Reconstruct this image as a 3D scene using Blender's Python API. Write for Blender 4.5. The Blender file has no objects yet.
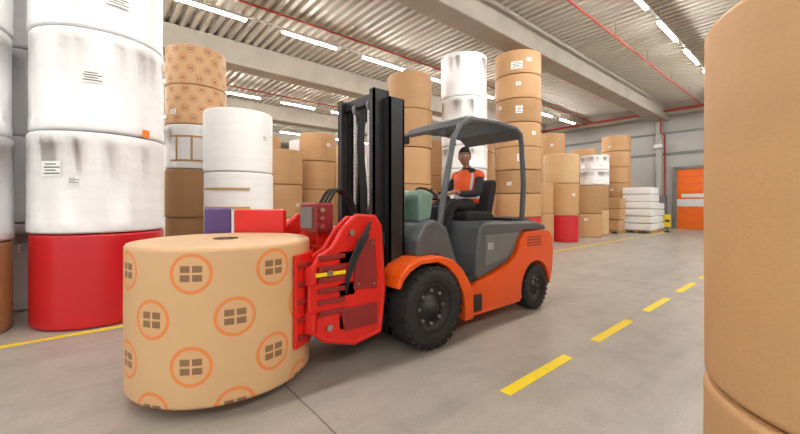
import bpy, bmesh, math, random
from mathutils import Vector, Matrix
random.seed(7)
sc = bpy.context.scene
COL = sc.collection
try:
    sc.view_settings.view_transform = 'Standard'
except Exception:
    pass
pi = math.pi

# ------------------------------------------------------------ materials
def newmat(name):
    m = bpy.data.materials.new(name); m.use_nodes = True
    nt = m.node_tree; b = nt.nodes['Principled BSDF']
    return m, nt, b

def mth(nt, op, a, b=None, c=None):
    n = nt.nodes.new('ShaderNodeMath'); n.operation = op
    for i, v in enumerate((a, b, c)):
        if v is None: continue
        if isinstance(v, (int, float)): n.inputs[i].default_value = v
        else: nt.links.new(v, n.inputs[i])
    return n.outputs[0]

def mixc(nt, fac, a, b):
    n = nt.nodes.new('ShaderNodeMix'); n.data_type = 'RGBA'
    for s, v in ((n.inputs[0], fac), (n.inputs[6], a), (n.inputs[7], b)):
        if isinstance(v, (int, float)): s.default_value = v
        elif isinstance(v, tuple): s.default_value = (*v[:3], 1)
        else: nt.links.new(v, s)
    return n.outputs[2]

def noise(nt, vec, scale, detail=4, rough=.55):
    n = nt.nodes.new('ShaderNodeTexNoise'); n.inputs['Scale'].default_value = scale
    n.inputs['Detail'].default_value = detail; n.inputs['Roughness'].default_value = rough
    if vec is not None: nt.links.new(vec, n.inputs['Vector'])
    return n.outputs['Fac']

def coords(nt, sc3=(1, 1, 1), kind='Object'):
    t = nt.nodes.new('ShaderNodeTexCoord')
    mp = nt.nodes.new('ShaderNodeMapping'); mp.inputs['Scale'].default_value = sc3
    nt.links.new(t.outputs[kind], mp.inputs[0])
    return mp.outputs[0]

def ramp(nt, fac, lo, hi):
    n = nt.nodes.new('ShaderNodeMapRange'); nt.links.new(fac, n.inputs[0])
    n.inputs[1].default_value = lo; n.inputs[2].default_value = hi
    return n.outputs[0]

def bump(nt, b, h, strength, dist=.01):
    n = nt.nodes.new('ShaderNodeBump'); n.inputs['Strength'].default_value = strength
    n.inputs['Distance'].default_value = dist
    nt.links.new(h, n.inputs['Height']); nt.links.new(n.outputs[0], b.inputs['Normal'])

def simple(name, col, rough=.5, metal=0, var=.12, scale=6, bmp=0.0, sc3=(1, 1, 1)):
    m, nt, b = newmat(name)
    v = coords(nt, sc3)
    f = noise(nt, v, scale)
    c2 = tuple(max(0, c * (1 - var)) for c in col)
    c3 = tuple(min(1, c * (1 + var * .5)) for c in col)
    nt.links.new(mixc(nt, ramp(nt, f, .3, .7), c2, c3), b.inputs['Base Color'])
    b.inputs['Roughness'].default_value = rough; b.inputs['Metallic'].default_value = metal
    if bmp: bump(nt, b, f, bmp)
    return m

def wrap_mat(name, col, rough, dirt, strength, s=3.5, grain=0.0):
    """paper wrapped roll: crumples, scuffs, fine fibre grain"""
    m, nt, b = newmat(name)
    v = coords(nt, (1, 1, 1)); v2 = coords(nt, (.5, .5, 4))
    n1 = noise(nt, v, s, 5, .6); n2 = noise(nt, v2, 2.2, 4); n3 = noise(nt, v, 1.3, 3)
    n4 = noise(nt, coords(nt, (1, 1, 2.5)), 55, 3, .7)
    base = mixc(nt, ramp(nt, n2, .35, .7), col, tuple(c * .94 for c in col))
    base = mixc(nt, ramp(nt, n3, .55, .85), base, dirt)
    if grain: base = mixc(nt, mth(nt, 'MULTIPLY', ramp(nt, n4, .45, .75), grain), base, tuple(c * .6 for c in col))
    nt.links.new(base, b.inputs['Base Color'])
    b.inputs['Roughness'].default_value = rough
    vo = nt.nodes.new('ShaderNodeTexVoronoi'); vo.feature = 'DISTANCE_TO_EDGE'; vo.inputs['Scale'].default_value = 5.5
    nt.links.new(coords(nt, (1, 1, .8)), vo.inputs['Vector'])
    h = mth(nt, 'ADD', n1, mth(nt, 'MULTIPLY', n2, .25))
    if strength > .3: h = mth(nt, 'ADD', h, mth(nt, 'MULTIPLY', mth(nt, 'MINIMUM', vo.outputs[0], .12), .9))
    bump(nt, b, h, strength, .025)
    return m

M = {}
M['white'] = wrap_mat('white_roll_wrap', (.90, .90, .91), .42, (.82, .82, .83), .36)
M['white2'] = wrap_mat('white_roll_paper', (.92, .92, .91), .5, (.85, .84, .83), .15)
M['grey'] = wrap_mat('grey_roll_wrap', (.70, .70, .72), .45, (.6, .6, .62), .36)
M['kraft'] = wrap_mat('kraft_roll_wrap', (.57, .325, .15), .6, (.51, .28, .125), .16, grain=.3)
M['kraft2'] = wrap_mat('kraft_roll_wrap_dark', (.45, .25, .11), .6, (.37, .20, .085), .2, grain=.2)
M['kraft3'] = wrap_mat('kraft_roll_wrap_light', (.65, .43, .23), .6, (.57, .35, .18), .2, grain=.2)
M['red'] = wrap_mat('red_roll_wrap', (.60, .012, .02), .3, (.48, .008, .014), .12)
M['tape'] = simple('brown_tape', (.5, .3, .12), .4)
M['label'] = simple('label_paper', (.92, .92, .9), .5, var=.03)
M['ink'] = simple('label_ink', (.03, .03, .03), .5)
M['olabel'] = simple('orange_label', (.95, .25, .02), .5)
M['core'] = simple('roll_core_dark', (.10, .06, .03), .8)

def marked_mat(name, R, pu, pv, z_off, ring, base=(.62, .40, .22), phase=0.0, rc=(.85, .22, .03), fill=.25):
    m, nt, b = newmat(name)
    t = nt.nodes.new('ShaderNodeTexCoord'); sp = nt.nodes.new('ShaderNodeSeparateXYZ')
    nt.links.new(t.outputs['Object'], sp.inputs[0])
    x, y, z = sp.outputs
    a = mth(nt, 'MULTIPLY', mth(nt, 'ADD', mth(nt, 'ARCTAN2', y, x), phase), R / pu)
    v = mth(nt, 'DIVIDE', mth(nt, 'SUBTRACT', z, z_off), pv)
    row = mth(nt, 'FLOOR', v)
    odd = mth(nt, 'FLOORED_MODULO', row, 2.0)
    u = mth(nt, 'ADD', a, mth(nt, 'MULTIPLY', odd, .5))
    du = mth(nt, 'MULTIPLY', mth(nt, 'SUBTRACT', mth(nt, 'FRACT', u), .5), pu)
    dv = mth(nt, 'MULTIPLY', mth(nt, 'SUBTRACT', mth(nt, 'FRACT', v), .5), pv)
    adu = mth(nt, 'ABSOLUTE', du); adv = mth(nt, 'ABSOLUTE', dv)
    d = mth(nt, 'SQRT', mth(nt, 'ADD', mth(nt, 'MULTIPLY', du, du), mth(nt, 'MULTIPLY', dv, dv)))
    rg = mth(nt, 'LESS_THAN', mth(nt, 'ABSOLUTE', mth(nt, 'SUBTRACT', d, ring)), ring * .09)
    rg2 = mth(nt, 'LESS_THAN', d, ring)
    # plain stand-in mark: four dark blocks
    def band(q, lo, hi): return mth(nt, 'MULTIPLY', mth(nt, 'GREATER_THAN', q, ring * lo), mth(nt, 'LESS_THAN', q, ring * hi))
    dm = mth(nt, 'MULTIPLY', band(adu, .06, .56), band(adv, .06, .42))
    side = mth(nt, 'LESS_THAN', mth(nt, 'ABSOLUTE', mth(nt, 'SUBTRACT', mth(nt, 'SQRT', mth(nt, 'ADD', mth(nt, 'MULTIPLY', x, x), mth(nt, 'MULTIPLY', y, y))), R)), .02)
    n1 = noise(nt, coords(nt), 3, 5)
    bc = mixc(nt, ramp(nt, n1, .3, .7), tuple(c * .94 for c in base), base)
    bc = mixc(nt, mth(nt, 'MULTIPLY', rg2, mth(nt, 'MULTIPLY', side, fill)), bc, (.8, .36, .14))
    bc = mixc(nt, mth(nt, 'MULTIPLY', rg, mth(nt, 'MULTIPLY', side, .8)), bc, rc)
    bc = mixc(nt, mth(nt, 'MULTIPLY', dm, mth(nt, 'MULTIPLY', side, .75)), bc, (.12, .06, .03))
    nt.links.new(bc, b.inputs['Base Color']); b.inputs['Roughness'].default_value = .5
    bump(nt, b, n1, .12, .02)
    return m
M['marked_small'] = marked_mat('printed_roll_wrap_small', .6, .314, .20, .02, .078, (.60, .36, .18), rc=(.45, .13, .04), fill=.2)
M['marked_big'] = marked_mat('printed_roll_wrap_large', .64, .5026, .285, .13, .115, (.72, .46, .24), phase=0.16)

M['orange'] = simple('orange_paint', (.86, .105, .008), .28, var=.04)
M['dgrey'] = simple('dark_grey_paint', (.10, .11, .12), .38, var=.08)
M['mgrey'] = simple('mid_grey_paint', (.17, .18, .185), .45, var=.08)
M['black'] = simple('black_steel', (.018, .018, .02), .4, var=.2)
M['rubber'] = simple('tyre_rubber', (.022, .022, .023), .75, var=.3, scale=20, bmp=.2)
M['clampred'] = simple('clamp_red_paint', (.74, .018, .012), .3, var=.06)
M['clampdark'] = simple('clamp_dark_red', (.28, .02, .02), .45)
M['steel'] = simple('bright_steel', (.6, .6, .6), .25, 1)
M['yellow'] = simple('yellow_paint', (.95, .70, .01), .45, var=.06)
def worn_yellow():
    m, nt, b = newmat('worn_yellow_line')
    v = coords(nt); n = noise(nt, v, 9, 6, .7)
    nt.links.new(mixc(nt, mth(nt, 'MULTIPLY', ramp(nt, n, .58, .68), .5), (.95, .74, .008), (.6, .5, .12)), b.inputs['Base Color'])
    b.inputs['Roughness'].default_value = .5
    return m
M['wyellow'] = worn_yellow()
M['green'] = simple('green_plastic', (.20, .33, .27), .45)
M['blue'] = simple('violet_blue_pad', (.10, .06, .22), .5)
M['seat'] = simple('seat_fabric', (.02, .02, .022), .8)
M['concrete'] = simple('beam_concrete', (.42, .38, .32), .8, var=.12, scale=1.5, bmp=.1)
M['deck'] = simple('ceiling_deck_metal', (.52, .48, .41), .5, var=.05, scale=1)
M['wall'] = simple('wall_panel_grey', (.45, .44, .42), .7, var=.08, scale=.8)
M['walld'] = simple('wall_frame_grey', (.22, .22, .22), .6)
M['pipe'] = simple('red_pipe_paint', (.42, .035, .015), .4)
M['dorange'] = simple('door_orange', (.95, .17, .01), .45, var=.03)
M['dwhite'] = simple('door_white', (.8, .8, .8), .4, var=.03)
M['lamph'] = simple('lamp_housing', (.7, .7, .68), .4)
M['skin'] = simple('skin', (.36, .19, .12), .5, var=.08)
M['hair'] = simple('hair_dark', (.015, .012, .01), .7)
M['cloth'] = simple('dark_clothing', (.018, .02, .026), .8)
M['vest'] = simple('orange_vest', (.98, .12, .015), .7)
M['reflect'] = simple('reflective_tape', (.62, .66, .7), .35)
M['eye'] = simple('eye_white', (.8, .8, .78), .3)
M['lip'] = simple('lip', (.28, .10, .08), .5)

def glassmat():
    m, nt, b = newmat('tinted_guard_panel')
    b.inputs['Base Color'].default_value = (.75, .82, .80, 1)
    b.inputs['Roughness'].default_value = .1
    b.inputs['Alpha'].default_value = .35
    return m
M['glass'] = glassmat()

def emis(name, col, s):
    m = bpy.data.materials.new(name); m.use_nodes = True; nt = m.node_tree
    nt.nodes.clear(); e = nt.nodes.new('ShaderNodeEmission'); o = nt.nodes.new('ShaderNodeOutputMaterial')
    e.inputs[0].default_value = (*col, 1); e.inputs[1].default_value = s
    nt.links.new(e.outputs[0], o.inputs[0]); return m
M['tube'] = emis('lamp_tube', (1, .975, .93), 145)

def floor_mat():
    m, nt, b = newmat('polished_concrete')
    v = coords(nt)
    n1 = noise(nt, v, .55, 5, .6); n2 = noise(nt, v, 4, 6, .65); n3 = noise(nt, v, 60, 2)
    v3 = coords(nt, (.25, 2.2, 1)); n4 = noise(nt, v3, 1.6, 5, .6)
    c = mixc(nt, ramp(nt, n1, .3, .7), (.37, .34, .295), (.49, .455, .40))
    c = mixc(nt, mth(nt, 'MULTIPLY', ramp(nt, n2, .48, .72), .45), c, (.30, .275, .235))
    c = mixc(nt, mth(nt, 'MULTIPLY', ramp(nt, n4, .5, .75), .5), c, (.26, .24, .21))
    c = mixc(nt, mth(nt, 'MULTIPLY', ramp(nt, n3, .5, .75), .35), c, (.19, .175, .15))
    sp = nt.nodes.new('ShaderNodeSeparateXYZ'); nt.links.new(v, sp.inputs[0])
    wob = mth(nt, 'MULTIPLY', n2, .02)
    fx = mth(nt, 'ABSOLUTE', mth(nt, 'SUBTRACT', mth(nt, 'FLOORED_MODULO', mth(nt, 'ADD', mth(nt, 'SUBTRACT', sp.outputs[0], 1.08 - 3), wob), 6.0), 3.0))
    fy = mth(nt, 'ABSOLUTE', mth(nt, 'SUBTRACT', mth(nt, 'FLOORED_MODULO', mth(nt, 'ADD', mth(nt, 'SUBTRACT', sp.outputs[1], .35 - 3.5), wob), 7.0), 3.5))
    j = mth(nt, 'LESS_THAN', mth(nt, 'MINIMUM', fx, fy), .006)
    c = mixc(nt, mth(nt, 'MULTIPLY', j, .75), c, (.09, .08, .07))
    nt.links.new(c, b.inputs['Base Color'])
    r = mth(nt, 'ADD', mth(nt, 'MULTIPLY', n2, .3), .25)
    nt.links.new(r, b.inputs['Roughness'])
    bump(nt, b, n2, .05, .01)
    return m
M['floor'] = floor_mat()

# ------------------------------------------------------------ mesh helpers
def obj_from_bm(name, bm, mat, parent=None, loc=(0, 0, 0)):
    me = bpy.data.meshes.new(name); bm.normal_update(); bm.to_mesh(me); bm.free()
    o = bpy.data.objects.new(name, me); COL.objects.link(o)
    mats = mat if isinstance(mat, (list, tuple)) else [mat]
    for mm in mats: me.materials.append(mm)
    o.location = loc
    if parent is not None:
        o.parent = parent
        o.matrix_parent_inverse = Matrix.Translation(parent.location).inverted()
    return o

def empty(name, loc):
    e = bpy.data.objects.new(name, None); COL.objects.link(e); e.location = loc
    e.empty_display_size = .2
    return e

def addbox(bm, x0, x1, y0, y1, z0, z1, mi=0):
    vs = [bm.verts.new(p) for p in ((x0, y0, z0), (x1, y0, z0), (x1, y1, z0), (x0, y1, z0), (x0, y0, z1), (x1, y0, z1), (x1, y1, z1), (x0, y1, z1))]
    for f in ((0, 3, 2, 1), (4, 5, 6, 7), (0, 1, 5, 4), (1, 2, 6, 5), (2, 3, 7, 6), (3, 0, 4, 7)):
        fc = bm.faces.new([vs[i] for i in f]); fc.material_index = mi
    return vs

def bev(o, w, seg=2):
    if w > 0:
        m = o.modifiers.new('bevel', 'BEVEL'); m.width = w; m.segments = seg; m.limit_method = 'ANGLE'
    return o

def box(name, x0, x1, y0, y1, z0, z1, mat, parent=None, b=.008):
    bm = bmesh.new(); cx, cy, cz = (x0 + x1) / 2, (y0 + y1) / 2, (z0 + z1) / 2
    addbox(bm, x0 - cx, x1 - cx, y0 - cy, y1 - cy, z0 - cz, z1 - cz)
    return bev(obj_from_bm(name, bm, mat, parent, (cx, cy, cz)), b)

def prof(name, pts, y0, y1, mat, parent=None, b=.015):
    """side profile in x,z extruded along y"""
    bm = bmesh.new()
    A = [bm.verts.new((x, y0, z)) for x, z in pts]; B = [bm.verts.new((x, y1, z)) for x, z in pts]
    bm.faces.new(A); bm.faces.new(B[::-1]); n = len(pts)
    for i in range(n):
        bm.faces.new((A[i], B[i], B[(i + 1) % n], A[(i + 1) % n]))
    bmesh.ops.recalc_face_normals(bm, faces=bm.faces)
    return bev(obj_from_bm(name, bm, mat, parent), b)

def tube(name, pts, r, mat, parent=None, smooth=False, cyc=False):
    cu = bpy.data.curves.new(name, 'CURVE'); cu.dimensions = '3D'; cu.bevel_depth = r; cu.bevel_resolution = 4
    cu.use_fill_caps = True
    if smooth:
        s = cu.splines.new('BEZIER'); s.bezier_points.add(len(pts) - 1)
        for bp, p in zip(s.bezier_points, pts):
            bp.co = p; bp.handle_left_type = bp.handle_right_type = 'AUTO'
    else:
        s = cu.splines.new('POLY'); s.points.add(len(pts) - 1)
        for sp, p in zip(s.points, pts): sp.co = (*p, 1)
    s.use_cyclic_u = cyc
    o = bpy.data.objects.new(name, cu); COL.objects.link(o); cu.materials.append(mat)
    if parent is not None:
        o.parent = parent; o.matrix_parent_inverse = Matrix.Translation(parent.location).inverted()
    return o

def revolve(bm, prof_pts, axis='z', seg=64, c=(0, 0, 0), smooth_idx=None, mi=0):
    rings = []
    for r, h in prof_pts:
        ring = []
        for i in range(seg):
            a = 2 * pi * i / seg
            if axis == 'z': p = (c[0] + r * math.cos(a), c[1] + r * math.sin(a), c[2] + h)
            else: p = (c[0] + r * math.cos(a), c[1] + h, c[2] + r * math.sin(a))
            ring.append(bm.verts.new(p))
        rings.append(ring)
    for k in range(len(rings) - 1):
        for i in range(seg):
            j = (i + 1) % seg
            f = bm.faces.new((rings[k][i], rings[k][j], rings[k + 1][j], rings[k + 1][i]))
            f.material_index = mi
            if smooth_idx is None or k in smooth_idx: f.smooth = True
    return rings

def arcplate(name, cx, cy, r0, r1, a0, a1, z0, z1, mat, parent, b=.008, n=14):
    bm = bmesh.new(); rows = []
    for i in range(n + 1):
        a = math.radians(a0 + (a1 - a0) * i / n); ca, sa = math.cos(a), math.sin(a)
        rows.append([bm.verts.new((cx + r * ca, cy + r * sa, z)) for r, z in ((r0, z0), (r1, z0), (r1, z1), (r0, z1))])
    for i in range(n):
        for k in range(4):
            bm.faces.new((rows[i][k], rows[i][(k + 1) % 4], rows[i + 1][(k + 1) % 4], rows[i + 1][k]))
    bm.faces.new(rows[0][::-1]); bm.faces.new(rows[-1])
    bmesh.ops.recalc_face_normals(bm, faces=bm.faces)
    return bev(obj_from_bm(name, bm, mat, parent), b)

# ------------------------------------------------------------ paper rolls
def make_roll(name, parent, x, y, z0, r, h, mat, lip=False):
    bm = bmesh.new()
    e = .004 if lip else 0
    pr = [(.04, h - .01), (.05, h - .002), (r - .035, h - .002), (r - .012 + e, h - .006), (r - .001 + e, h - .022), (r + e, h - .03),
          (r + e, h - .13), (r, h - .137),
          (r + .002, h * .5), (r, .137), (r + e, .13), (r + e, .03), (r - .001 + e, .022), (r - .012, .006), (r - .035, .001), (.04, .001)]
    rings = revolve(bm, pr, 'z', 72, smooth_idx={3, 4, 5, 6, 7, 8, 9, 10, 11, 12})
    if lip:  # crumpled ends of the wrap
        rnd = random.Random(int(x * 100) + int(z0 * 50))
        for k in (3, 4, 5, 6, 10, 11, 12):
            for v in rings[k]:
                v.co.x *= 1 + rnd.uniform(-.004, .004); v.co.y *= 1 + rnd.uniform(-.004, .004)
                if k in (6, 10): v.co.z += rnd.uniform(-.03, .03)
    bm.faces.new(rings[0]); bm.faces.new(rings[-1][::-1])
    bmesh.ops.recalc_face_normals(bm, faces=bm.faces)
    return obj_from_bm(name, bm, mat, parent, (x, y, z0))

def patch(name, parent, cx, cy, r, ang, z, w, h, mat, off=.004):
    """thin curved label on a roll; ang in degrees world"""
    bm = bmesh.new(); n = max(2, int(w / .03)); a0 = math.radians(ang) - w / 2 / r
    col = []
    for i in range(n + 1):
        a = a0 + w / r * i / n
        col.append([bm.verts.new((cx + (r + off) * math.cos(a), cy + (r + off) * math.sin(a), zz)) for zz in (z - h / 2, z + h / 2)])
    for i in range(n): bm.faces.new((col[i][0], col[i + 1][0], col[i + 1][1], col[i][1]))
    return obj_from_bm(name, bm, mat, parent)

def label(parent, cx, cy, r, ang, z, w=.16, h=.12, code=True):
    patch('label', parent, cx, cy, r, ang, z, w, h, M['label'], .006)
    if code:
        for k in range(4):
            patch('label_print', parent, cx, cy, r, ang + (k % 2) * 1.0, z + h * (.3 - .2 * k), w * (.8 if k % 2 else .55), h * .07, M['ink'], .008)

def stack(x, y, rolls, r=.6, name='paper_roll_stack', labels=True):
    """rolls: list of (height, material key)"""
    e = empty(name, (x, y, 0)); z = 0.004
    tocam = math.degrees(math.atan2(-y, -x))
    for i, (h, mk) in enumerate(rolls):
        rr = r * random.uniform(.985, 1.0); dx, dy = (random.uniform(-.012, .012), random.uniform(-.012, .012)) if i else (0, 0)
        o = make_roll('roll_%d' % (i + 1), e, x + dx, y + dy, z, rr, h, M[mk], lip=mk in ('white', 'grey'))
        o.rotation_euler[2] = random.uniform(0, 6.28)
        if labels and random.random() < .6 and mk != 'red':
            label(e, x + dx, y + dy, rr + .004, tocam + random.uniform(-50, 50), z + h * random.uniform(.3, .8), .13, .10)
        z += h + .006
    return e

# left foreground stack
S = stack(.04, 5.73, [(1.02, 'red'), (1.1, 'white'), (1.1, 'white'), (1.1, 'white')], .64, labels=False)
tc = math.degrees(math.atan2(-5.73, -.04))
for (da, z, w, h) in ((-8, 2.72, .2, .13), (-40, 1.72, .2, .16), (12, 3.62, .22, .13), (-22, 1.6, .1, .08)):
    label(S, .04, 5.73, .645, tc + da, z, w, h)
patch('orange_label', S, .04, 5.73, .645, tc + 38, 2.18, .09, .09, M['olabel'], .008)
# neighbours further left
stack(-1.34, 5.75, [(.95, 'kraft2'), (1.1, 'grey'), (1.1, 'white'), (1.1, 'white'), (1.1, 'white')], .63)
stack(-2.75, 5.8, [(1.0, 'kraft'), (1.1, 'white'), (1.1, 'kraft')], .63)
stack(-.72, 7.15, [(1.1, 'white'), (1.1, 'white'), (1.1, 'grey'), (1.1, 'white'), (1.1, 'white')], .62)
stack(-2.1, 7.2, [(1.1, 'white')] * 4, .62)
# printed brown stack
B = stack(1.69, 9.03, [(1.05, 'kraft2'), (1.02, 'kraft2'), (.92, 'white'), (.82, 'marked_small'), (.82, 'marked_small')], .6)
# white pair
C = stack(2.1, 7.35, [(.78, 'white2'), (1.14, 'white2'), (1.14, 'white2')], .62)
tcc = math.degrees(math.atan2(-7.35, -2.1))
for z in (1.62, 1.28): patch('tape_band', C, 2.1, 7.35, .622, tcc - 25, z, .9, .04, M['tape'], .006)
patch('tape_band', B, 1.69, 9.03, .605, tcc - 5, 2.75, .9, .04, M['tape'], .006)
patch('tape_band', B, 1.69, 9.03, .605, tcc - 5, 2.25, .9, .04, M['tape'], .006)
for a in (-32, -4, 26): patch('tape_band', B, 1.69, 9.03, .605, tcc + a, 2.5, .04, .5, M['tape'], .006)
stack(.3, 8.5, [(1.1, 'white')] * 3, .6)
# behind the mast
stack(6.5, 7.35, [(.9, 'kraft2'), (.95, 'kraft2'), (.95, 'kraft'), (1.0, 'kraft2'), (.95, 'kraft2')], .6)
F = stack(7.75, 6.48, [(1.02, 'red'), (1.25, 'white'), (.6, 'white'), (1.28, 'white'), (1.15, 'white')], .62)
G = stack(9.2, 5.72, [(.98, 'red')] + [(.64, 'kraft'), (.64, 'kraft2'), (.62, 'kraft'), (.66, 'kraft'), (.64, 'kraft2'), (.66, 'kraft'), (.64, 'kraft')], .63)
for z, w in ((5.1, .3), (3.9, .18), (2.6, .2)):
    label(G, 9.2, 5.72, .635, math.degrees(math.atan2(-5.74, -9.15)) + random.uniform(-20, 10), z, w, .2)
stack(13.06, 6.35, [(.92, 'red'), (1.15, 'kraft'), (1.05, 'kraft3')], .6)
stack(11.7, 6.6, [(1.0, 'kraft'), (1.05, 'kraft')], .6)
stack(15.5, 8.0, [(1.1, 'kraft')] * 4, .6)
stack(17.0, 6.75, [(1.08, 'kraft3'), (1.08, 'kraft2'), (.65, 'white'), (.65, 'white')], .58)
stack(20.7, 7.15, [(.8, 'kraft')] * 6, .66)
stack(15.4, 6.4, [(.95, 'kraft'), (1.1, 'kraft2')], .55)
stack(18.5, 7.8, [(1.0, 'kraft')] * 4, .6)
stack(22.2, 7.7, [(1.0, 'kraft')] * 4, .6)
# mid distance
stack(4.2, 10.5, [(.95, 'kraft3'), (.95, 'kraft'), (1.0, 'kraft')], .6)
stack(5.6, 10.9, [(.9, 'kraft')] * 4, .6)
stack(6.95, 10.2, [(1.1, 'white'), (1.1, 'white2'), (1.1, 'white')], .6)
stack(8.3, 8.3, [(1.1, 'kraft')] * 3, .6)
stack(9.7, 7.6, [(1.0, 'kraft')] * 4, .6)
ks = ['kraft', 'kraft2', 'kraft3', 'kraft', 'white', 'white2', 'marked_small']
for row, yy in enumerate((9.6, 12.4, 14.0, 15.6, 18.0, 20.5, 23.0)):
    for k in range(15):
        xx = -3.0 + k * 1.65 + (row % 2) * .7
        if yy < 10 and xx < 9.3: continue
        if yy > 13 and xx > 19: continue
        mk = random.choice(ks); n = random.choice((2, 3, 3, 4))
        if xx < 3.5 and yy < 13: n = min(n, 3)
        hh = random.choice((.85, 1.0, 1.1)) if n < 4 else .9
        stack(xx + random.uniform(-.1, .1), yy, [(hh, mk if random.random() < .75 else random.choice(ks)) for _ in range(n)], .58, labels=False)
# right foreground row
R0 = stack(2.02, -.205, [(.65, 'kraft'), (1.385, 'kraft')], .55, labels=False)
for xx, hs in ((3.35, [1.0, 1.35]), (4.65, [1.1, 1.35]), (5.95, [1.1, 1.3]), (7.3, [1.1, 1.3])):
    stack(xx, -.24, [(h, 'kraft') for h in hs], .55, labels=False)

# white wrapped pallet load + far items
def pallet_load(x, y, w, d, n, lh, mat, name='wrapped_pallet_stack'):
    e = empty(name, (x, y, 0))
    for k in range(3):
        box('runner_%d' % k, x - w / 2, x + w / 2, y - d / 2 + k * (d - .1) / 2, y - d / 2 + k * (d - .1) / 2 + .1, 0, .1, M['tape'], e, .004)
    box('deck', x - w / 2, x + w / 2, y - d / 2, y + d / 2, .1, .13, M['tape'], e, .004)
    for i in range(n):
        dx, dy = random.uniform(-.03, .03), random.uniform(-.03, .03)
        box('bundle_%d' % i, x - w / 2 + dx, x + w / 2 + dx, y - d / 2 + dy, y + d / 2 + dy, .135 + i * lh, .13 + (i + 1) * lh - .02, mat, e, .04)
    return e
pallet_load(19.75, 5.75, 1.1, 1.2, 6, .335, M['white2'])
pallet_load(18.35, 6.45, .7, .8, 3, .5, M['kraft'])
pallet_load(21.3, 5.85, .9, 1.1, 4, .32, M['white2'])

# ------------------------------------------------------------ building shell
bm = bmesh.new(); vs = [bm.verts.new(p) for p in ((-14, -12, 0), (24.6, -12, 0), (24.6, 31, 0), (-14, 31, 0))]; bm.faces.new(vs)
obj_from_bm('floor', bm, M['floor'])
# corrugated deck, ribs along y
bm = bmesh.new(); x = -14.0; pts = []
while x < 24.6:
    pts += [(x, 6.82), (x + .12, 6.82), (x + .15, 6.96), (x + .24, 6.96), (x + .27, 6.82)]; x += .27
A = [bm.verts.new((px, -12, pz)) for px, pz in pts]; Bv = [bm.verts.new((px, 31, pz)) for px, pz in pts]
for i in range(len(pts) - 1):
    if (Vector(pts[i]) - Vector(pts[i + 1])).length > 1e-5: bm.faces.new((A[i], A[i + 1], Bv[i + 1], Bv[i]))
obj_from_bm('ceiling', bm, M['deck'])
for yb in (-.85, 6.1, 13.1, 20.1, 27.1):
    box('ceiling_beam', -14, 24.5, yb - .35, yb + .35, 6.02, 6.82, M['concrete'], None, .03)
box('ceiling_beam', 23.7, 24.5, -12, 31, 6.2, 6.8, M['concrete'], None, .02)
# far wall with panels
e = empty('wall_far', (24.7, 9, 0))
box('panel', 24.6, 24.8, -12, 31, 0, 7.1, M['wall'], e, 0)
for yy in (-8, -2, 3.4, 6.2, 12, 18, 24): box('post', 24.35, 24.6, yy - .14, yy + .14, 0, 6.2, M['wall'], e, .01)
box('rail_low', 24.52, 24.6, -12, 31, 4.1, 4.25, M['walld'], e, .01)
box('rail_high', 24.5, 24.6, -12, 31, 5.3, 5.4, M['walld'], e, .01)
box('wall_back', -14, 24.8, 31, 31.2, 0, 7.1, M['wall'], None, 0)
e = empty('door_1', (24.5, 4.6, 0))
box('frame_left', 24.4, 24.6, 5.4, 5.52, 0, 3.35, M['walld'], e)
box('frame_right', 24.4, 24.6, 2.98, 3.1, 0, 3.35, M['walld'], e)
box('frame_top', 24.4, 24.6, 2.98, 5.52, 3.25, 3.4, M['walld'], e)
for i in range(8):
    z0 = i * .406
    box('slat_%d' % i, 24.48, 24.56, 3.1, 5.4, z0, z0 + .4, M['dwhite'] if i in (3, ) else M['dorange'], e, .01)
box('vision_strip', 24.46, 24.5, 3.4, 5.2, 1.7, 1.9, M['dwhite'], e, .01)
e = empty('wall_lamp', (24.2, 6.2, 4.6)); 
box('housing', 24.08, 24.34, 6.0, 6.4, 4.5, 4.7, M['lamph'], e); 
e = empty('switch_cabinet', (24.2, 6.0, 1.2)); box('cabinet', 24.12, 24.34, 5.8, 6.3, .0, 1.8, M['mgrey'], e); box('cabinet_door', 24.1, 24.12, 5.84, 6.26, .1, 1.75, M['walld'], e, .003)
# warning floor sign
e = empty('yellow_warning_sign', (20.8, 4.95, 0))
box('board', 20.78, 20.82, 4.82, 5.08, .25, .85, M['yellow'], e, .005)
box('stripe', 20.765, 20.78, 4.86, 5.04, .5, .6, M['ink'], e, .001)
box('foot', 20.65, 20.95, 4.85, 5.05, 0, .06, M['ink'], e, .01)
box('stem', 20.785, 20.815, 4.93, 4.97, .05, .27, M['ink'], e, .002)

# pipes
def pipe(name, pts, r): 
    return tube(name, pts, r, M['pipe'])
pipe('sprinkler_pipe', [(-14, 4.15, 6.4), (23.5, 4.15, 6.4)], .03)
pipe('sprinkler_pipe', [(-14, 9.3, 6.35), (23.5, 9.3, 6.35)], .03)
pipe('sprinkler_pipe', [(-14, 16.3, 6.35), (23.5, 16.3, 6.35)], .03)
pipe('sprinkler_main', [(23.4, -8, 6.35), (23.4, 25, 6.35)], .06)
pipe('sprinkler_main', [(23.5, 5.9, 6.3), (23.5, 5.9, 5.2), (24.3, 5.9, 5.2), (24.3, 5.9, 0.2)], .035)
bm = bmesh.new()
for yy in (4.15, 9.3, 16.3):
    for k in range(12):
        xx = -12 + k * 3; addbox(bm, xx - .008, xx + .008, yy - .008, yy + .008, 6.38, 6.84)
obj_from_bm('pipe_hangers', bm, M['walld'])

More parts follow.
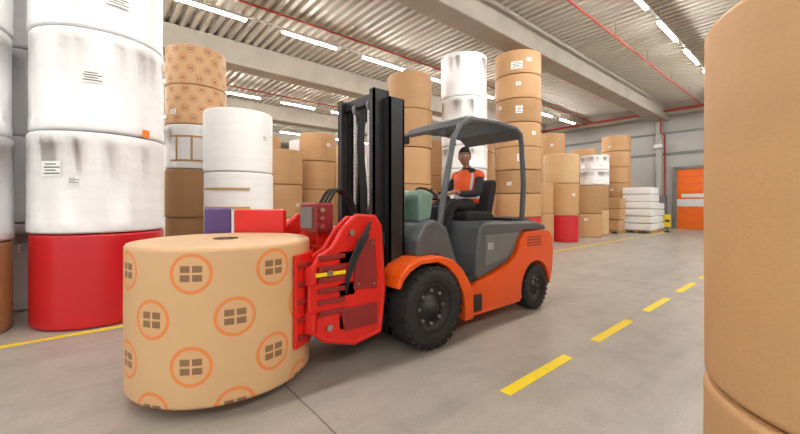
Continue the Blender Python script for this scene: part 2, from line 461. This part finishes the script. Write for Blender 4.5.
# lamps
for yy in (-4.1, 2.95, 10.0, 17.0, 24.0):
    bm = bmesh.new(); xx = -10.45 + (.7 if yy > 5 else 0)
    while xx < 22.2:
        addbox(bm, xx, xx + 1.8, yy - .045, yy + .045, 6.27, 6.33, 0)
        addbox(bm, xx + .03, xx + 1.77, yy - .032, yy + .032, 6.225, 6.27, 1)
        for q in (.2, 1.5): addbox(bm, xx + q, xx + q + .01, yy - .005, yy + .005, 6.33, 6.84, 0)
        xx += 2.75
    addbox(bm, -12, 23.3, yy - .02, yy + .02, 6.33, 6.37, 0)
    obj_from_bm('ceiling_strip_lights', bm, [M['lamph'], M['tube']])

# floor markings
bm = bmesh.new(); addbox(bm, -14, 24.3, 4.98, 5.06, .0005, .003); obj_from_bm('yellow_floor_line', bm, M['wyellow'])
bm = bmesh.new(); xx = 2.22
while xx < 23: addbox(bm, xx, xx + .97, 1.44, 1.53, .0005, .003); xx += 1.53
obj_from_bm('yellow_dashed_line', bm, M['wyellow'])

# ------------------------------------------------------------ forklift
FK = empty('forklift', (3.3, 3.05, 0))
def wheel(name, cx, y0, y1, R, parent, outer):
    bm = bmesh.new(); w = y1 - y0; s = w * .5
    c = (cx, (y0 + y1) / 2, R + .002)
    pr = [(R * .60, -s * .8), (R * .64, -s), (R * .88, -s), (R * .96, -s * .86), (R * .985, -s * .5), (R * .985, s * .5), (R * .96, s * .86), (R * .88, s), (R * .64, s), (R * .60, s * .8)]
    revolve(bm, pr, 'y', 64, c, mi=0)
    for sg in (-1, 1):
        pr = [(R * .61, sg * s * .85), (R * .57, sg * s * .9), (R * .52, sg * s * .55), (R * .30, sg * s * .45), (R * .26, sg * s * .75), (R * .14, sg * s * .8), (R * .12, sg * s * .95), (.002, sg * s * .95)]
        revolve(bm, pr, 'y', 48, c, mi=1)
        for k in range(8):
            a = k * pi / 4; rx, rz = c[0] + R * .41 * math.cos(a), c[2] + R * .41 * math.sin(a)
            revolve(bm, [(.018, sg * s * .45), (.018, sg * s * .62), (.001, sg * s * .64)], 'y', 8, (rx, c[1], rz), mi=2)
    n = 26
    for k in range(n):
        for sg in (-1, 1):
            a = (k + (.5 if sg > 0 else 0)) * 2 * pi / n
            m0 = Matrix.Translation(c) @ Matrix.Rotation(-a, 4, 'Y')
            vs = addbox(bm, R * .93, R * 1.0, *(sorted((sg * s * .12, sg * s * .97))), -R * .07, R * .07)
            for v in vs: v.co = m0 @ v.co
    bmesh.ops.recalc_face_normals(bm, faces=bm.faces)
    return obj_from_bm(name, bm, [M['rubber'], M['black'], M['mgrey']], parent)
wheel('front_wheel_near', 2.40, 2.34, 2.62, .38, FK, 1)
wheel('front_wheel_far', 2.40, 3.48, 3.76, .38, FK, 1)
wheel('rear_wheel_near', 4.33, 2.42, 2.62, .28, FK, 1)
wheel('rear_wheel_far', 4.33, 3.48, 3.68, .28, FK, 1)
tube('front_axle', [(2.40, 2.45, .37), (2.40, 3.65, .37)], .07, M['black'], FK)
tube('rear_axle', [(4.33, 2.5, .28), (4.33, 3.6, .28)], .06, M['black'], FK)
arch = [(4.33 + .345 * math.cos(a), .28 + .345 * math.sin(a)) for a in [math.radians(d) for d in range(195, -1, -15)]]
low = [(2.96, .16), (3.95, .16), (3.99, .2)] + arch + [(4.70, .32), (4.75, .45), (4.78, .72), (4.74, .93), (4.64, 1.0), (4.08, 1.0), (3.97, .9), (3.88, .74), (3.72, .64), (3.4, .56), (3.12, .51), (2.94, .42)]
prof('counterweight_body', low, 2.43, 3.67, M['orange'], FK, .03)
prof('counterweight_cut', [(4.0, .18), (4.68, .18), (4.68, .9), (4.0, .9)], 2.68, 3.42, M['black'], FK, .02)
prof('battery_hood', [(3.14, .53), (3.4, .575), (3.72, .66), (3.86, .75), (3.95, .91), (4.07, 1.015), (4.66, 1.015), (4.6, 1.08), (4.35, 1.13), (3.3, 1.15), (3.22, 1.1), (3.16, .8)], 2.455, 3.645, M['dgrey'], FK, .03)
prof('hood_side_panel', [(3.3, .66), (3.7, .72), (3.86, .86), (3.96, 1.0), (3.3, 1.0)], 2.445, 2.47, M['mgrey'], FK, .01)
prof('hood_top_cover', [(3.95, 1.12), (4.55, 1.06), (4.5, 1.12), (4.3, 1.17), (3.95, 1.18)], 2.55, 3.55, M['black'], FK, .02)
for k in range(4): box('vent_%d' % k, 4.12, 4.46, 2.425, 2.44, .82 + k * .035, .835 + k * .035, M['clampdark'], FK, .002)
prof('chassis', [(2.1, .2), (2.2, .14), (3.0, .14), (3.0, .6), (2.1, .6)], 2.66, 3.44, M['black'], FK, .01)
prof('floor_plate', [(2.55, .52), (3.2, .5), (3.2, .58), (2.55, .6)], 2.47, 3.63, M['black'], FK, .01)
for y0, y1, nm in ((2.37, 2.66, 'near'), (3.44, 3.73, 'far')):
    o = [(1.96, .62), (2.0, .72), (2.1, .81), (2.25, .855), (2.5, .855), (2.68, .80), (2.82, .69), (2.94, .53), (2.99, .43), (2.99, .16), (2.86, .16), (2.86, .3), (2.83, .44), (2.73, .62), (2.60, .74), (2.46, .80), (2.25, .80), (2.12, .75), (2.04, .68), (2.0, .61)]
    prof('front_fender_' + nm, o, y0, y1, M['orange'], FK, .012)
prof('step_well', [(2.99, .2), (3.18, .2), (3.18, .38), (2.99, .38)], 2.405, 2.44, M['black'], FK, .01)
prof('front_cowl', [(2.32, .84), (2.6, .84), (2.75, .62), (2.9, .60), (2.9, .7), (2.72, 1.12), (2.55, 1.2), (2.42, 1.16), (2.32, 1.0)], 2.5, 3.6, M['dgrey'], FK, .025)
prof('console_panel', [(2.46, 1.16), (2.62, 1.19), (2.66, 1.46), (2.50, 1.50), (2.44, 1.42)], 2.62, 2.94, M['green'], FK, .03)
box('console_screen', 2.645, 2.675, 2.68, 2.90, 1.22, 1.4, M['black'], FK, .005)
DX = -.01   # driver station offset
tube('steering_column', [(2.7, 3.05, 1.1), (2.98 + DX, 3.05, 1.40)], .03, M['black'], FK)
cst = Vector((3.0, 3.05, 1.42)); ax = Vector((.68, 0, .73)); t1 = Vector((0, 1, 0)); t2 = ax.cross(t1)
dv = Vector((DX, 0, 0))
tube('steering_wheel', [tuple(dv + cst + .17 * (math.cos(a) * t1 + math.sin(a) * t2)) for a in [i * 2 * pi / 28 for i in range(28)]], .014, M['black'], FK, cyc=True)
tube('steering_spokes', [tuple(dv + cst - .165 * t1), tuple(dv + cst), tuple(dv + cst + .165 * t1)], .012, M['black'], FK)
for o in (prof('seat_base', [(3.42, 1.14), (3.95, 1.14), (3.98, 1.2), (3.9, 1.25), (3.44, 1.27), (3.38, 1.22)], 2.8, 3.3, M['seat'], FK, .03),
          prof('seat_back', [(3.86, 1.2), (3.98, 1.2), (4.1, 1.62), (4.06, 1.68), (3.98, 1.66), (3.92, 1.5)], 2.84, 3.26, M['seat'], FK, .04),
          box('armrest', 3.4, 3.75, 3.36, 3.46, 1.4, 1.46, M['seat'], FK, .02),
          tube('armrest_post', [(3.7, 3.41, 1.14), (3.7, 3.41, 1.42)], .025, M['black'], FK),
          tube('joystick', [(3.44, 3.41, 1.45), (3.42, 3.41, 1.56)], .015, M['black'], FK)):
    o.location.x += DX
for yy, nm in ((2.56, 'near'), (3.54, 'far')):
    yr = yy + (.04 if yy < 3 else -.04)
    tube('guard_rail_' + nm, [(2.66, yy, 1.08), (2.78, yy, 1.62), (2.93, yr, 2.06), (3.04, yr, 2.22), (3.2, yr, 2.305), (3.7, yr, 2.335), (4.12, yr, 2.32), (4.24, yr, 2.26), (4.27, yr, 2.1), (4.25, yy, 1.6), (4.2, yy, 1.08)], .034, M['dgrey'], FK)
prof('guard_front_bar', [(3.04, 2.23), (3.12, 2.32), (3.28, 2.34), (3.26, 2.29), (3.12, 2.21)], 2.6, 3.5, M['dgrey'], FK, .01)
prof('guard_rear_bar', [(4.06, 2.30), (4.06, 2.35), (4.24, 2.31), (4.28, 2.2), (4.24, 2.2)], 2.6, 3.5, M['dgrey'], FK, .01)
for k in range(5):
    xx = 3.40 + k * .145
    prof('guard_slat_%d' % k, [(xx, 2.29), (xx + .02, 2.29), (xx + .035, 2.345), (xx + .015, 2.345)], 2.6, 3.5, M['dgrey'], FK, .003)
box('guard_roof_panel', 3.22, 4.14, 2.62, 3.48, 2.352, 2.36, M['glass'], FK, .002)
for yy in (2.66, 3.44): box('work_lamp', 2.92, 3.0, yy - .06, yy + .06, 2.10, 2.2, M['black'], FK, .015)
tube('mirror_arm', [(2.92, 2.56, 1.98), (2.84, 2.5, 2.0)], .008, M['black'], FK)
cu = bpy.data.curves.new('hood_number', 'FONT'); cu.body = '80'; cu.size = .11; cu.extrude = .001
o = bpy.data.objects.new('hood_number', cu); COL.objects.link(o); o.location = (3.33, 2.4435, .84); o.rotation_euler = (pi / 2, 0, 0)
cu.materials.append(M['reflect']); o.parent = FK; o.matrix_parent_inverse = Matrix.Translation(FK.location).inverted()

# mast
MX = .13
def channel(name, x0, x1, y0, y1, z0, z1, openy, t=.02):
    bm = bmesh.new()
    x0 += MX; x1 += MX
    addbox(bm, x0, x1, y0 if openy > 0 else y1 - t, y0 + t if openy > 0 else y1, z0, z1)
    addbox(bm, x0, x0 + t, y0, y1, z0, z1); addbox(bm, x1 - t, x1, y0, y1, z0, z1)
    return obj_from_bm(name, bm, M['black'], FK)
for y0, s in ((2.64, 1), (3.34, -1)):
    channel('mast_outer', 1.96, 2.14, y0, y0 + .08, .12, 2.36, s)
    yi = y0 + .06 * s
    channel('mast_inner', 1.84, 2.02, yi + .03, yi + .1, .12, 2.44, s)
for z in (.2, 1.3, 2.30): box('mast_cross', 2.1 + MX, 2.15 + MX, 2.66, 3.40, z - .05, z + .06, M['black'], FK, .006)
for z in (.9, 2.38): box('mast_inner_cross', 1.9 + MX, 1.98 + MX, 2.74, 3.34, z - .05, z + .05, M['black'], FK, .006)
for yy in (2.80, 3.26):
    tube('lift_cylinder', [(2.08 + MX, yy, .2), (2.08 + MX, yy, 1.5)], .035, M['black'], FK)
    tube('lift_rod', [(2.08 + MX, yy, 1.5), (2.08 + MX, yy, 2.3)], .02, M['steel'], FK)
for yy in (2.90, 3.15):
    bm = bmesh.new(); z = .8
    while z < 2.3:
        addbox(bm, 1.90 + MX, 1.925 + MX, yy - .018, yy + .018, z, z + .028); addbox(bm, 1.905 + MX, 1.92 + MX, yy - .028, yy + .028, z + .03, z + .036); z += .04
    obj_from_bm('lift_chain', bm, M['steel'], FK)
    tube('mast_sheave', [(1.95 + MX, yy - .02, 2.32), (1.95 + MX, yy + .02, 2.32)], .07, M['mgrey'], FK)
for k, yy in enumerate((2.99, 3.02, 3.05, 3.08)):
    tube('hydraulic_hose', [(1.98 + MX, yy, .5), (1.94 + MX, yy, 1.4), (1.92 + MX, yy, 2.2), (1.99 + MX, yy, 2.36), (2.06 + MX, yy, 2.2), (2.08 + MX, yy, 1.2)], .012, M['rubber'], FK, smooth=True)
for yy in (2.72, 3.34): tube('tilt_cylinder', [(2.2, yy, .7), (2.6, yy, .66)], .035, M['black'], FK)

# paper roll clamp (red)
cx, cy = .77, 3.05
box('clamp_carriage', 1.76, 1.93, 2.62, 3.48, .28, 1.12, M['clampred'], FK, .02)
for z in (.32, 1.04): box('carriage_bar', 1.72, 1.97, 2.55, 3.55, z - .06, z + .06, M['black'], FK, .01)
bm = bmesh.new(); revolve(bm, [(.001, 0), (.30, 0), (.33, .02), (.33, .14), (.30, .16), (.001, .16)], 'y', 40, (0, 0, 0), smooth_idx={2})
o = obj_from_bm('clamp_rotator', bm, M['clampdark'], FK, (1.76, 3.05, .68)); o.rotation_euler = (0, 0, pi / 2)
box('clamp_frame_top', 1.44, 1.62, 2.48, 3.66, .86, .99, M['clampred'], FK, .02)
box('clamp_frame_mid', 1.44, 1.62, 2.48, 3.66, .60, .74, M['clampred'], FK, .02)
box('clamp_frame_bottom', 1.44, 1.62, 2.48, 3.66, .34, .48, M['clampred'], FK, .02)
for z in (.80, .54): tube('clamp_cylinder', [(1.5, 2.55, z), (1.5, 3.3, z)], .035, M['mgrey'], FK); tube('clamp_rod', [(1.5, 3.3, z), (1.5, 3.6, z)], .018, M['steel'], FK)
nb = [(1.86, .26), (1.90, .6), (1.86, 1.16), (1.80, 1.24), (1.62, 1.25), (1.50, 1.15), (1.40, 1.0), (1.30, .95), (1.22, .86), (1.2, .42), (1.34, .30), (1.6, .22)]
prof('clamp_arm_bracket_near', nb, 2.48, 2.52, M['clampred'], FK, .015)
prof('clamp_arm_bracket_inner', nb, 2.62, 2.66, M['clampred'], FK, .01)
rim = tube('arm_bracket_rim', [(x, 2.495, z) for x, z in nb], .022, M['clampred'], FK, cyc=True)
for k in range(6):
    z = .50 + k * .085
    box('arm_slat_%d' % k, 1.27, 1.50, 2.455, 2.48, z, z + .035, M['clampdark'], FK, .004)
prof('arm_access_plate', [(1.58, .66), (1.82, .64), (1.80, 1.06), (1.62, 1.06)], 2.465, 2.48, M['clampdark'], FK, .01)
for x_, z_ in ((1.62, .7), (1.78, .69), (1.77, 1.02), (1.65, 1.02)): tube('plate_bolt', [(x_, 2.455, z_), (x_, 2.47, z_)], .012, M['steel'], FK)
prof('arm_lower_plate', [(1.5, .34), (1.82, .34), (1.82, .52), (1.46, .52)], 2.465, 2.48, M['clampdark'], FK, .01)
for z in (.4, .82, 1.12): tube('pivot_pin', [(1.56 if z > 1 else 1.36, 2.45, z), (1.56 if z > 1 else 1.36, 2.68, z)], .026, M['steel'], FK)
for k in range(3): tube('arm_hose', [(1.88, 2.60, 1.22 - k * .04), (1.70, 2.44 + k * .01, 1.16 - k * .05), (1.54, 2.44, .9 - k * .05), (1.52, 2.5, .6)], .011, M['rubber'], FK, smooth=True)
arcplate('clamp_pad_near', cx, cy, .646, .675, -62, -18, .30, .98, M['clampred'], FK)
for k in range(5): arcplate('pad_rib_%d' % k, cx, cy, .675, .690, -60, -44, .36 + k * .13, .39 + k * .13, M['clampdark'], FK, .003)
arcplate('clamp_arm_near_upper', cx, cy, .675, .76, -54, -8, .74, .88, M['clampred'], FK, .015)
arcplate('clamp_arm_near_lower', cx, cy, .675, .76, -54, -8, .38, .54, M['clampred'], FK, .015)
box('arm_yellow_stripe', 1.24, 1.5, 2.452, 2.462, .80, .83, M['yellow'], FK, .002)
arcplate('clamp_pad_far', cx, cy, .646, .68, 50, 98, .28, 1.02, M['clampred'], FK)
arcplate('clamp_arm_far', cx, cy, .68, .78, 22, 96, .42, .92, M['clampred'], FK, .02, 20)
arcplate('clamp_arm_far_guard', cx, cy, .70, .76, 30, 70, .92, 1.30, M['clampred'], FK, .02, 16)
arcplate('clamp_arm_far_tip', cx, cy, .69, .77, 72, 90, .93, 1.31, M['blue'], FK, .02, 8)
prof('clamp_arm_bracket_far', nb, 3.60, 3.68, M['clampred'], FK, .015)
box('valve_block', 1.40, 1.58, 2.78, 3.08, 1.1, 1.36, M['clampdark'], FK, .02)
box('valve_cover', 1.385, 1.40, 2.82, 3.04, 1.14, 1.32, M['mgrey'], FK, .004)
for k in range(3): tube('valve_fitting', [(1.45, 2.74, 1.16 + k * .07), (1.45, 2.79, 1.16 + k * .07)], .02, M['steel'], FK)
box('valve_riser', 1.46, 1.58, 2.86, 3.2, .98, 1.12, M['clampred'], FK, .01)
for k in range(3): tube('clamp_hose', [(1.55, 2.85 + k * .08, 1.34), (1.68, 2.88 + k * .07, 1.48), (1.86, 2.95 + k * .05, 1.4), (1.98, 3.0 + k * .03, 1.15)], .014, M['rubber'], FK, smooth=True)
CR = empty('paper_roll', (cx, cy, 0))
o = make_roll('roll_body', CR, cx, cy, .08, .64, 1.0, M['marked_big'])
bm = bmesh.new(); revolve(bm, [(.09, 0), (.09, .006), (.05, .006), (.05, -.0)], 'z', 32, (0, 0, 0)); obj_from_bm('core_ring', bm, M['core'], CR, (cx, cy, 1.079))

# ------------------------------------------------------------ driver
DR = empty('forklift_driver', (3.68, 3.05, 1.27))
def skinned(name, verts, edges, radii, mat, parent, sub=2, root=0, matfn=None, mats=None):
    me = bpy.data.meshes.new(name); me.from_pydata(verts, edges, []); o = bpy.data.objects.new(name, me); COL.objects.link(o)
    o.modifiers.new('skin', 'SKIN')
    for i, r in enumerate(radii):
        r = r if isinstance(r, tuple) else (r, r)
        me.skin_vertices[0].data[i].radius = r
        me.skin_vertices[0].data[i].use_root = (i == root)
    s = o.modifiers.new('sub', 'SUBSURF'); s.levels = sub; s.render_levels = sub
    dg = bpy.context.evaluated_depsgraph_get(); dg.update()
    ev = o.evaluated_get(dg); m2 = bpy.data.meshes.new_from_object(ev)
    o.modifiers.clear(); o.data = m2
    m2.materials.clear()
    for mm in (mats or [mat]): m2.materials.append(mm)
    for p in m2.polygons:
        p.use_smooth = True
        p.material_index = matfn(p.center) if matfn else 0
    o.parent = parent; o.matrix_parent_inverse = Matrix.Translation(parent.location).inverted()
    return o
Y = 3.05
V = [(3.70, Y, 1.36), (3.72, Y, 1.47), (3.74, Y, 1.62), (3.73, Y, 1.74), (3.705, Y, 1.82), (3.69, Y, 1.87),
     (3.735, Y - .12, 1.73), (3.73, Y - .195, 1.70), (3.60, Y - .27, 1.48), (3.38, Y - .20, 1.47), (3.28, Y - .17, 1.50),
     (3.735, Y + .12, 1.73), (3.73, Y + .195, 1.70), (3.60, Y + .27, 1.48), (3.38, Y + .20, 1.47), (3.28, Y + .17, 1.50),
     (3.66, Y - .1, 1.34), (3.26, Y - .13, 1.34), (3.10, Y - .13, .90), (3.08, Y - .13, .72), (2.93, Y - .14, .66),
     (3.66, Y + .1, 1.34), (3.26, Y + .13, 1.34), (3.10, Y + .13, .90), (3.08, Y + .13, .72), (2.93, Y + .14, .66)]
E = [(0, 1), (1, 2), (2, 3), (3, 4), (4, 5), (3, 6), (6, 7), (7, 8), (8, 9), (9, 10), (3, 11), (11, 12), (12, 13), (13, 14), (14, 15),
     (0, 16), (16, 17), (17, 18), (18, 19), (19, 20), (0, 21), (21, 22), (22, 23), (23, 24), (24, 25)]
Rr = [(.13, .13), (.125, .13), (.13, .15), (.09, .10), .052, .05, .075, .065, .052, .042, .03, .075, .065, .052, .042, .03,
      .095, .07, .055, .042, .035, .095, .07, .055, .042, .035]
def bmat(c):
    if c.z > 1.82 and abs(c.y - Y) < .09: return 1
    if c.x < 3.33 and c.z > 1.44: return 1
    if c.z < .78: return 2
    return 0
skinned('body', V, E, Rr, M['cloth'], DR, 2, 0, bmat, [M['cloth'], M['skin'], M['rubber']])
bm = bmesh.new(); rings = []
sect = [(1.36, .15, .165, 3.70), (1.42, .155, .17, 3.705), (1.50, .155, .175, 3.715), (1.60, .155, .19, 3.725), (1.68, .145, .20, 3.73), (1.735, .12, .185, 3.73), (1.775, .085, .13, 3.722), (1.80, .065, .08, 3.715)]
for z, rx, ry, xc in sect:
    rings.append([bm.verts.new((xc + rx * math.cos(a), Y + ry * math.sin(a), z)) for a in [i * 2 * pi / 32 for i in range(32)]])
for k in range(len(rings) - 1):
    for i in range(32):
        f = bm.faces.new((rings[k][i], rings[k][(i + 1) % 32], rings[k + 1][(i + 1) % 32], rings[k + 1][i])); f.smooth = True
        ang = i * 360 / 32
        f.material_index = 1 if (k in (1,) or (k >= 2 and k < 7 and (int(ang) // 11) in (11, 20, 4, 27))) else 0
vo = obj_from_bm('hi_vis_vest', bm, [M['vest'], M['reflect']], DR)
s = vo.modifiers.new('s', 'SOLIDIFY'); s.thickness = .008
for sg in (-1, 1):
    pts = [(3.73, Y + sg * .12, 1.745), (3.73, Y + sg * .19, 1.715), (3.70, Y + sg * .225, 1.65)]
    skinned('vest_shoulder', pts, [(0, 1), (1, 2)], [.075, .08, .072], M['vest'], DR, 2)
def head(loc, yaw):
    h = empty('head', loc); h.parent = DR; h.matrix_parent_inverse = Matrix.Translation(DR.location).inverted(); h.rotation_euler = (0, 0, yaw)
    def add(name, bm, mat):
        for f in bm.faces: f.smooth = True
        me = bpy.data.meshes.new(name); bm.to_mesh(me); bm.free(); o = bpy.data.objects.new(name, me); COL.objects.link(o); me.materials.append(mat); o.parent = h; return o
    bm = bmesh.new(); bmesh.ops.create_uvsphere(bm, u_segments=48, v_segments=32, radius=1)
    for v in bm.verts:
        x, y, z = v.co
        w = 1.0 if z > -.1 else 1 - .32 * ((-z - .1) / .9) ** 1.3
        nx, ny, nz = x * .098, y * .077 * w, z * .122
        if x < 0 and z < -.1: nx = x * (.098 * (1 - .12 * (-z)))
        if x > 0 and z < -.2: nx = x * .098 * (1 - .45 * (-z - .2))
        if x < -.5:
            for sy in (-1, 1):
                d2 = ((y - sy * .38) / .22) ** 2 + ((z - .05) / .14) ** 2; nx += .010 * math.exp(-d2)
            d2 = (y / .16) ** 2 + ((z + .17) / .2) ** 2; nx -= .022 * math.exp(-d2)
            d2 = (y / .35) ** 2 + ((z + .85) / .2) ** 2; nx -= .012 * math.exp(-d2)
            d2 = (y / .6) ** 2 + ((z - .22) / .09) ** 2; nx -= .005 * math.exp(-d2)
            d2 = (y / .3) ** 2 + ((z + .48) / .1) ** 2; nx -= .006 * math.exp(-d2)
        v.co = (nx, ny, nz)
    add('face', bm, M['skin'])
    bm = bmesh.new(); bmesh.ops.create_uvsphere(bm, u_segments=40, v_segments=28, radius=1)
    kill = []
    for v in bm.verts:
        x, y, z = v.co
        if z < .35 - (x + 1) * .38 and z < .5: kill.append(v)
        v.co = (x * .104 + .003, y * .083, z * .126 + .003)
    bmesh.ops.delete(bm, geom=kill, context='VERTS')
    add('hair', bm, M['hair'])
    for sy in (-1, 1):
        bm = bmesh.new(); bmesh.ops.create_uvsphere(bm, u_segments=16, v_segments=12, radius=1)
        for v in bm.verts: v.co = (v.co.x * .018 + .008, v.co.y * .008 + sy * .077, v.co.z * .032 - .008)
        add('ear', bm, M['skin'])
        bm = bmesh.new(); bmesh.ops.create_uvsphere(bm, u_segments=16, v_segments=12, radius=.0125, matrix=Matrix.Translation((-.080, sy * .030, .006))); add('eye', bm, M['eye'])
        bm = bmesh.new(); bmesh.ops.create_uvsphere(bm, u_segments=12, v_segments=8, radius=.006, matrix=Matrix.Translation((-.0895, sy * .030, .006))); add('iris', bm, M['hair'])
        bm = bmesh.new(); bmesh.ops.create_uvsphere(bm, u_segments=12, v_segments=8, radius=1)
        for v in bm.verts: v.co = (v.co.x * .006 - .092, v.co.y * .017 + sy * .032, v.co.z * .004 + .026)
        add('eyebrow', bm, M['hair'])
    bm = bmesh.new(); bmesh.ops.create_uvsphere(bm, u_segments=16, v_segments=8, radius=1)
    for v in bm.verts: v.co = (v.co.x * .008 - .090, v.co.y * .024, v.co.z * .006 - .058)
    add('mouth', bm, M['lip'])
head((3.665, Y, 1.965), math.radians(28))
def hand(sg):
    w = Vector((3.28, Y + sg * .17, 1.50)); g = cst + .17 * (sg * t1)
    fwd = (g - w).normalized(); up = Vector((0, 0, 1)); sd = Vector((0, 1, 0)) * sg
    w = g - fwd * .10 + up * .012
    p0 = Vector((3.28, Y + sg * .17, 1.50)) + Vector((.02, 0, 0)); p1 = w + fwd * .01; p2 = w + fwd * .065
    skinned('palm', [tuple(p0), tuple(p0 * .5 + p1 * .5), tuple(p1), tuple(p2)], [(0, 1), (1, 2), (2, 3)], [.030, .026, (.03, .022), (.034, .018)], M['skin'], DR, 2)
    for k, ln in enumerate((.9, 1.0, .95, .78)):
        off = Vector((0, 1, 0)) * (-.027 + k * .018) * sg * -1 + Vector((0, 0, .004))
        a = p2 - fwd * .015 + off; b = a + (fwd * .040 + up * .012) * ln; c = b + (fwd * .024 - up * .022) * ln; d = c + (-fwd * .008 - up * .022) * ln
        skinned('finger_%d' % k, [tuple(q) for q in (a, b, c, d)], [(0, 1), (1, 2), (2, 3)], [.009, .009, .008, .007], M['skin'], DR, 1)
    a = p1 - sd * .02; b = a + fwd * .03 - sd * .022 - up * .012; c = b + fwd * .03 - sd * .004 - up * .016
    skinned('thumb', [tuple(q) for q in (a, b, c)], [(0, 1), (1, 2)], [.012, .010, .008], M['skin'], DR, 1)
hand(-1); hand(1)
DR.location.x += DX

# ------------------------------------------------------------ world + camera
w = bpy.data.worlds.new('World'); sc.world = w; w.use_nodes = True
bg = w.node_tree.nodes['Background']; bg.inputs[0].default_value = (1.0, .985, .96, 1); bg.inputs[1].default_value = 1.2
cam = bpy.data.cameras.new('camera'); co = bpy.data.objects.new('camera', cam); COL.objects.link(co)
co.location = (0, 0, 1.35); co.rotation_euler = (pi / 2, 0, math.radians(-40.0))
cam.lens = 16.2; cam.sensor_width = 36; cam.shift_y = -13 / 800; cam.clip_start = .05
sc.camera = co
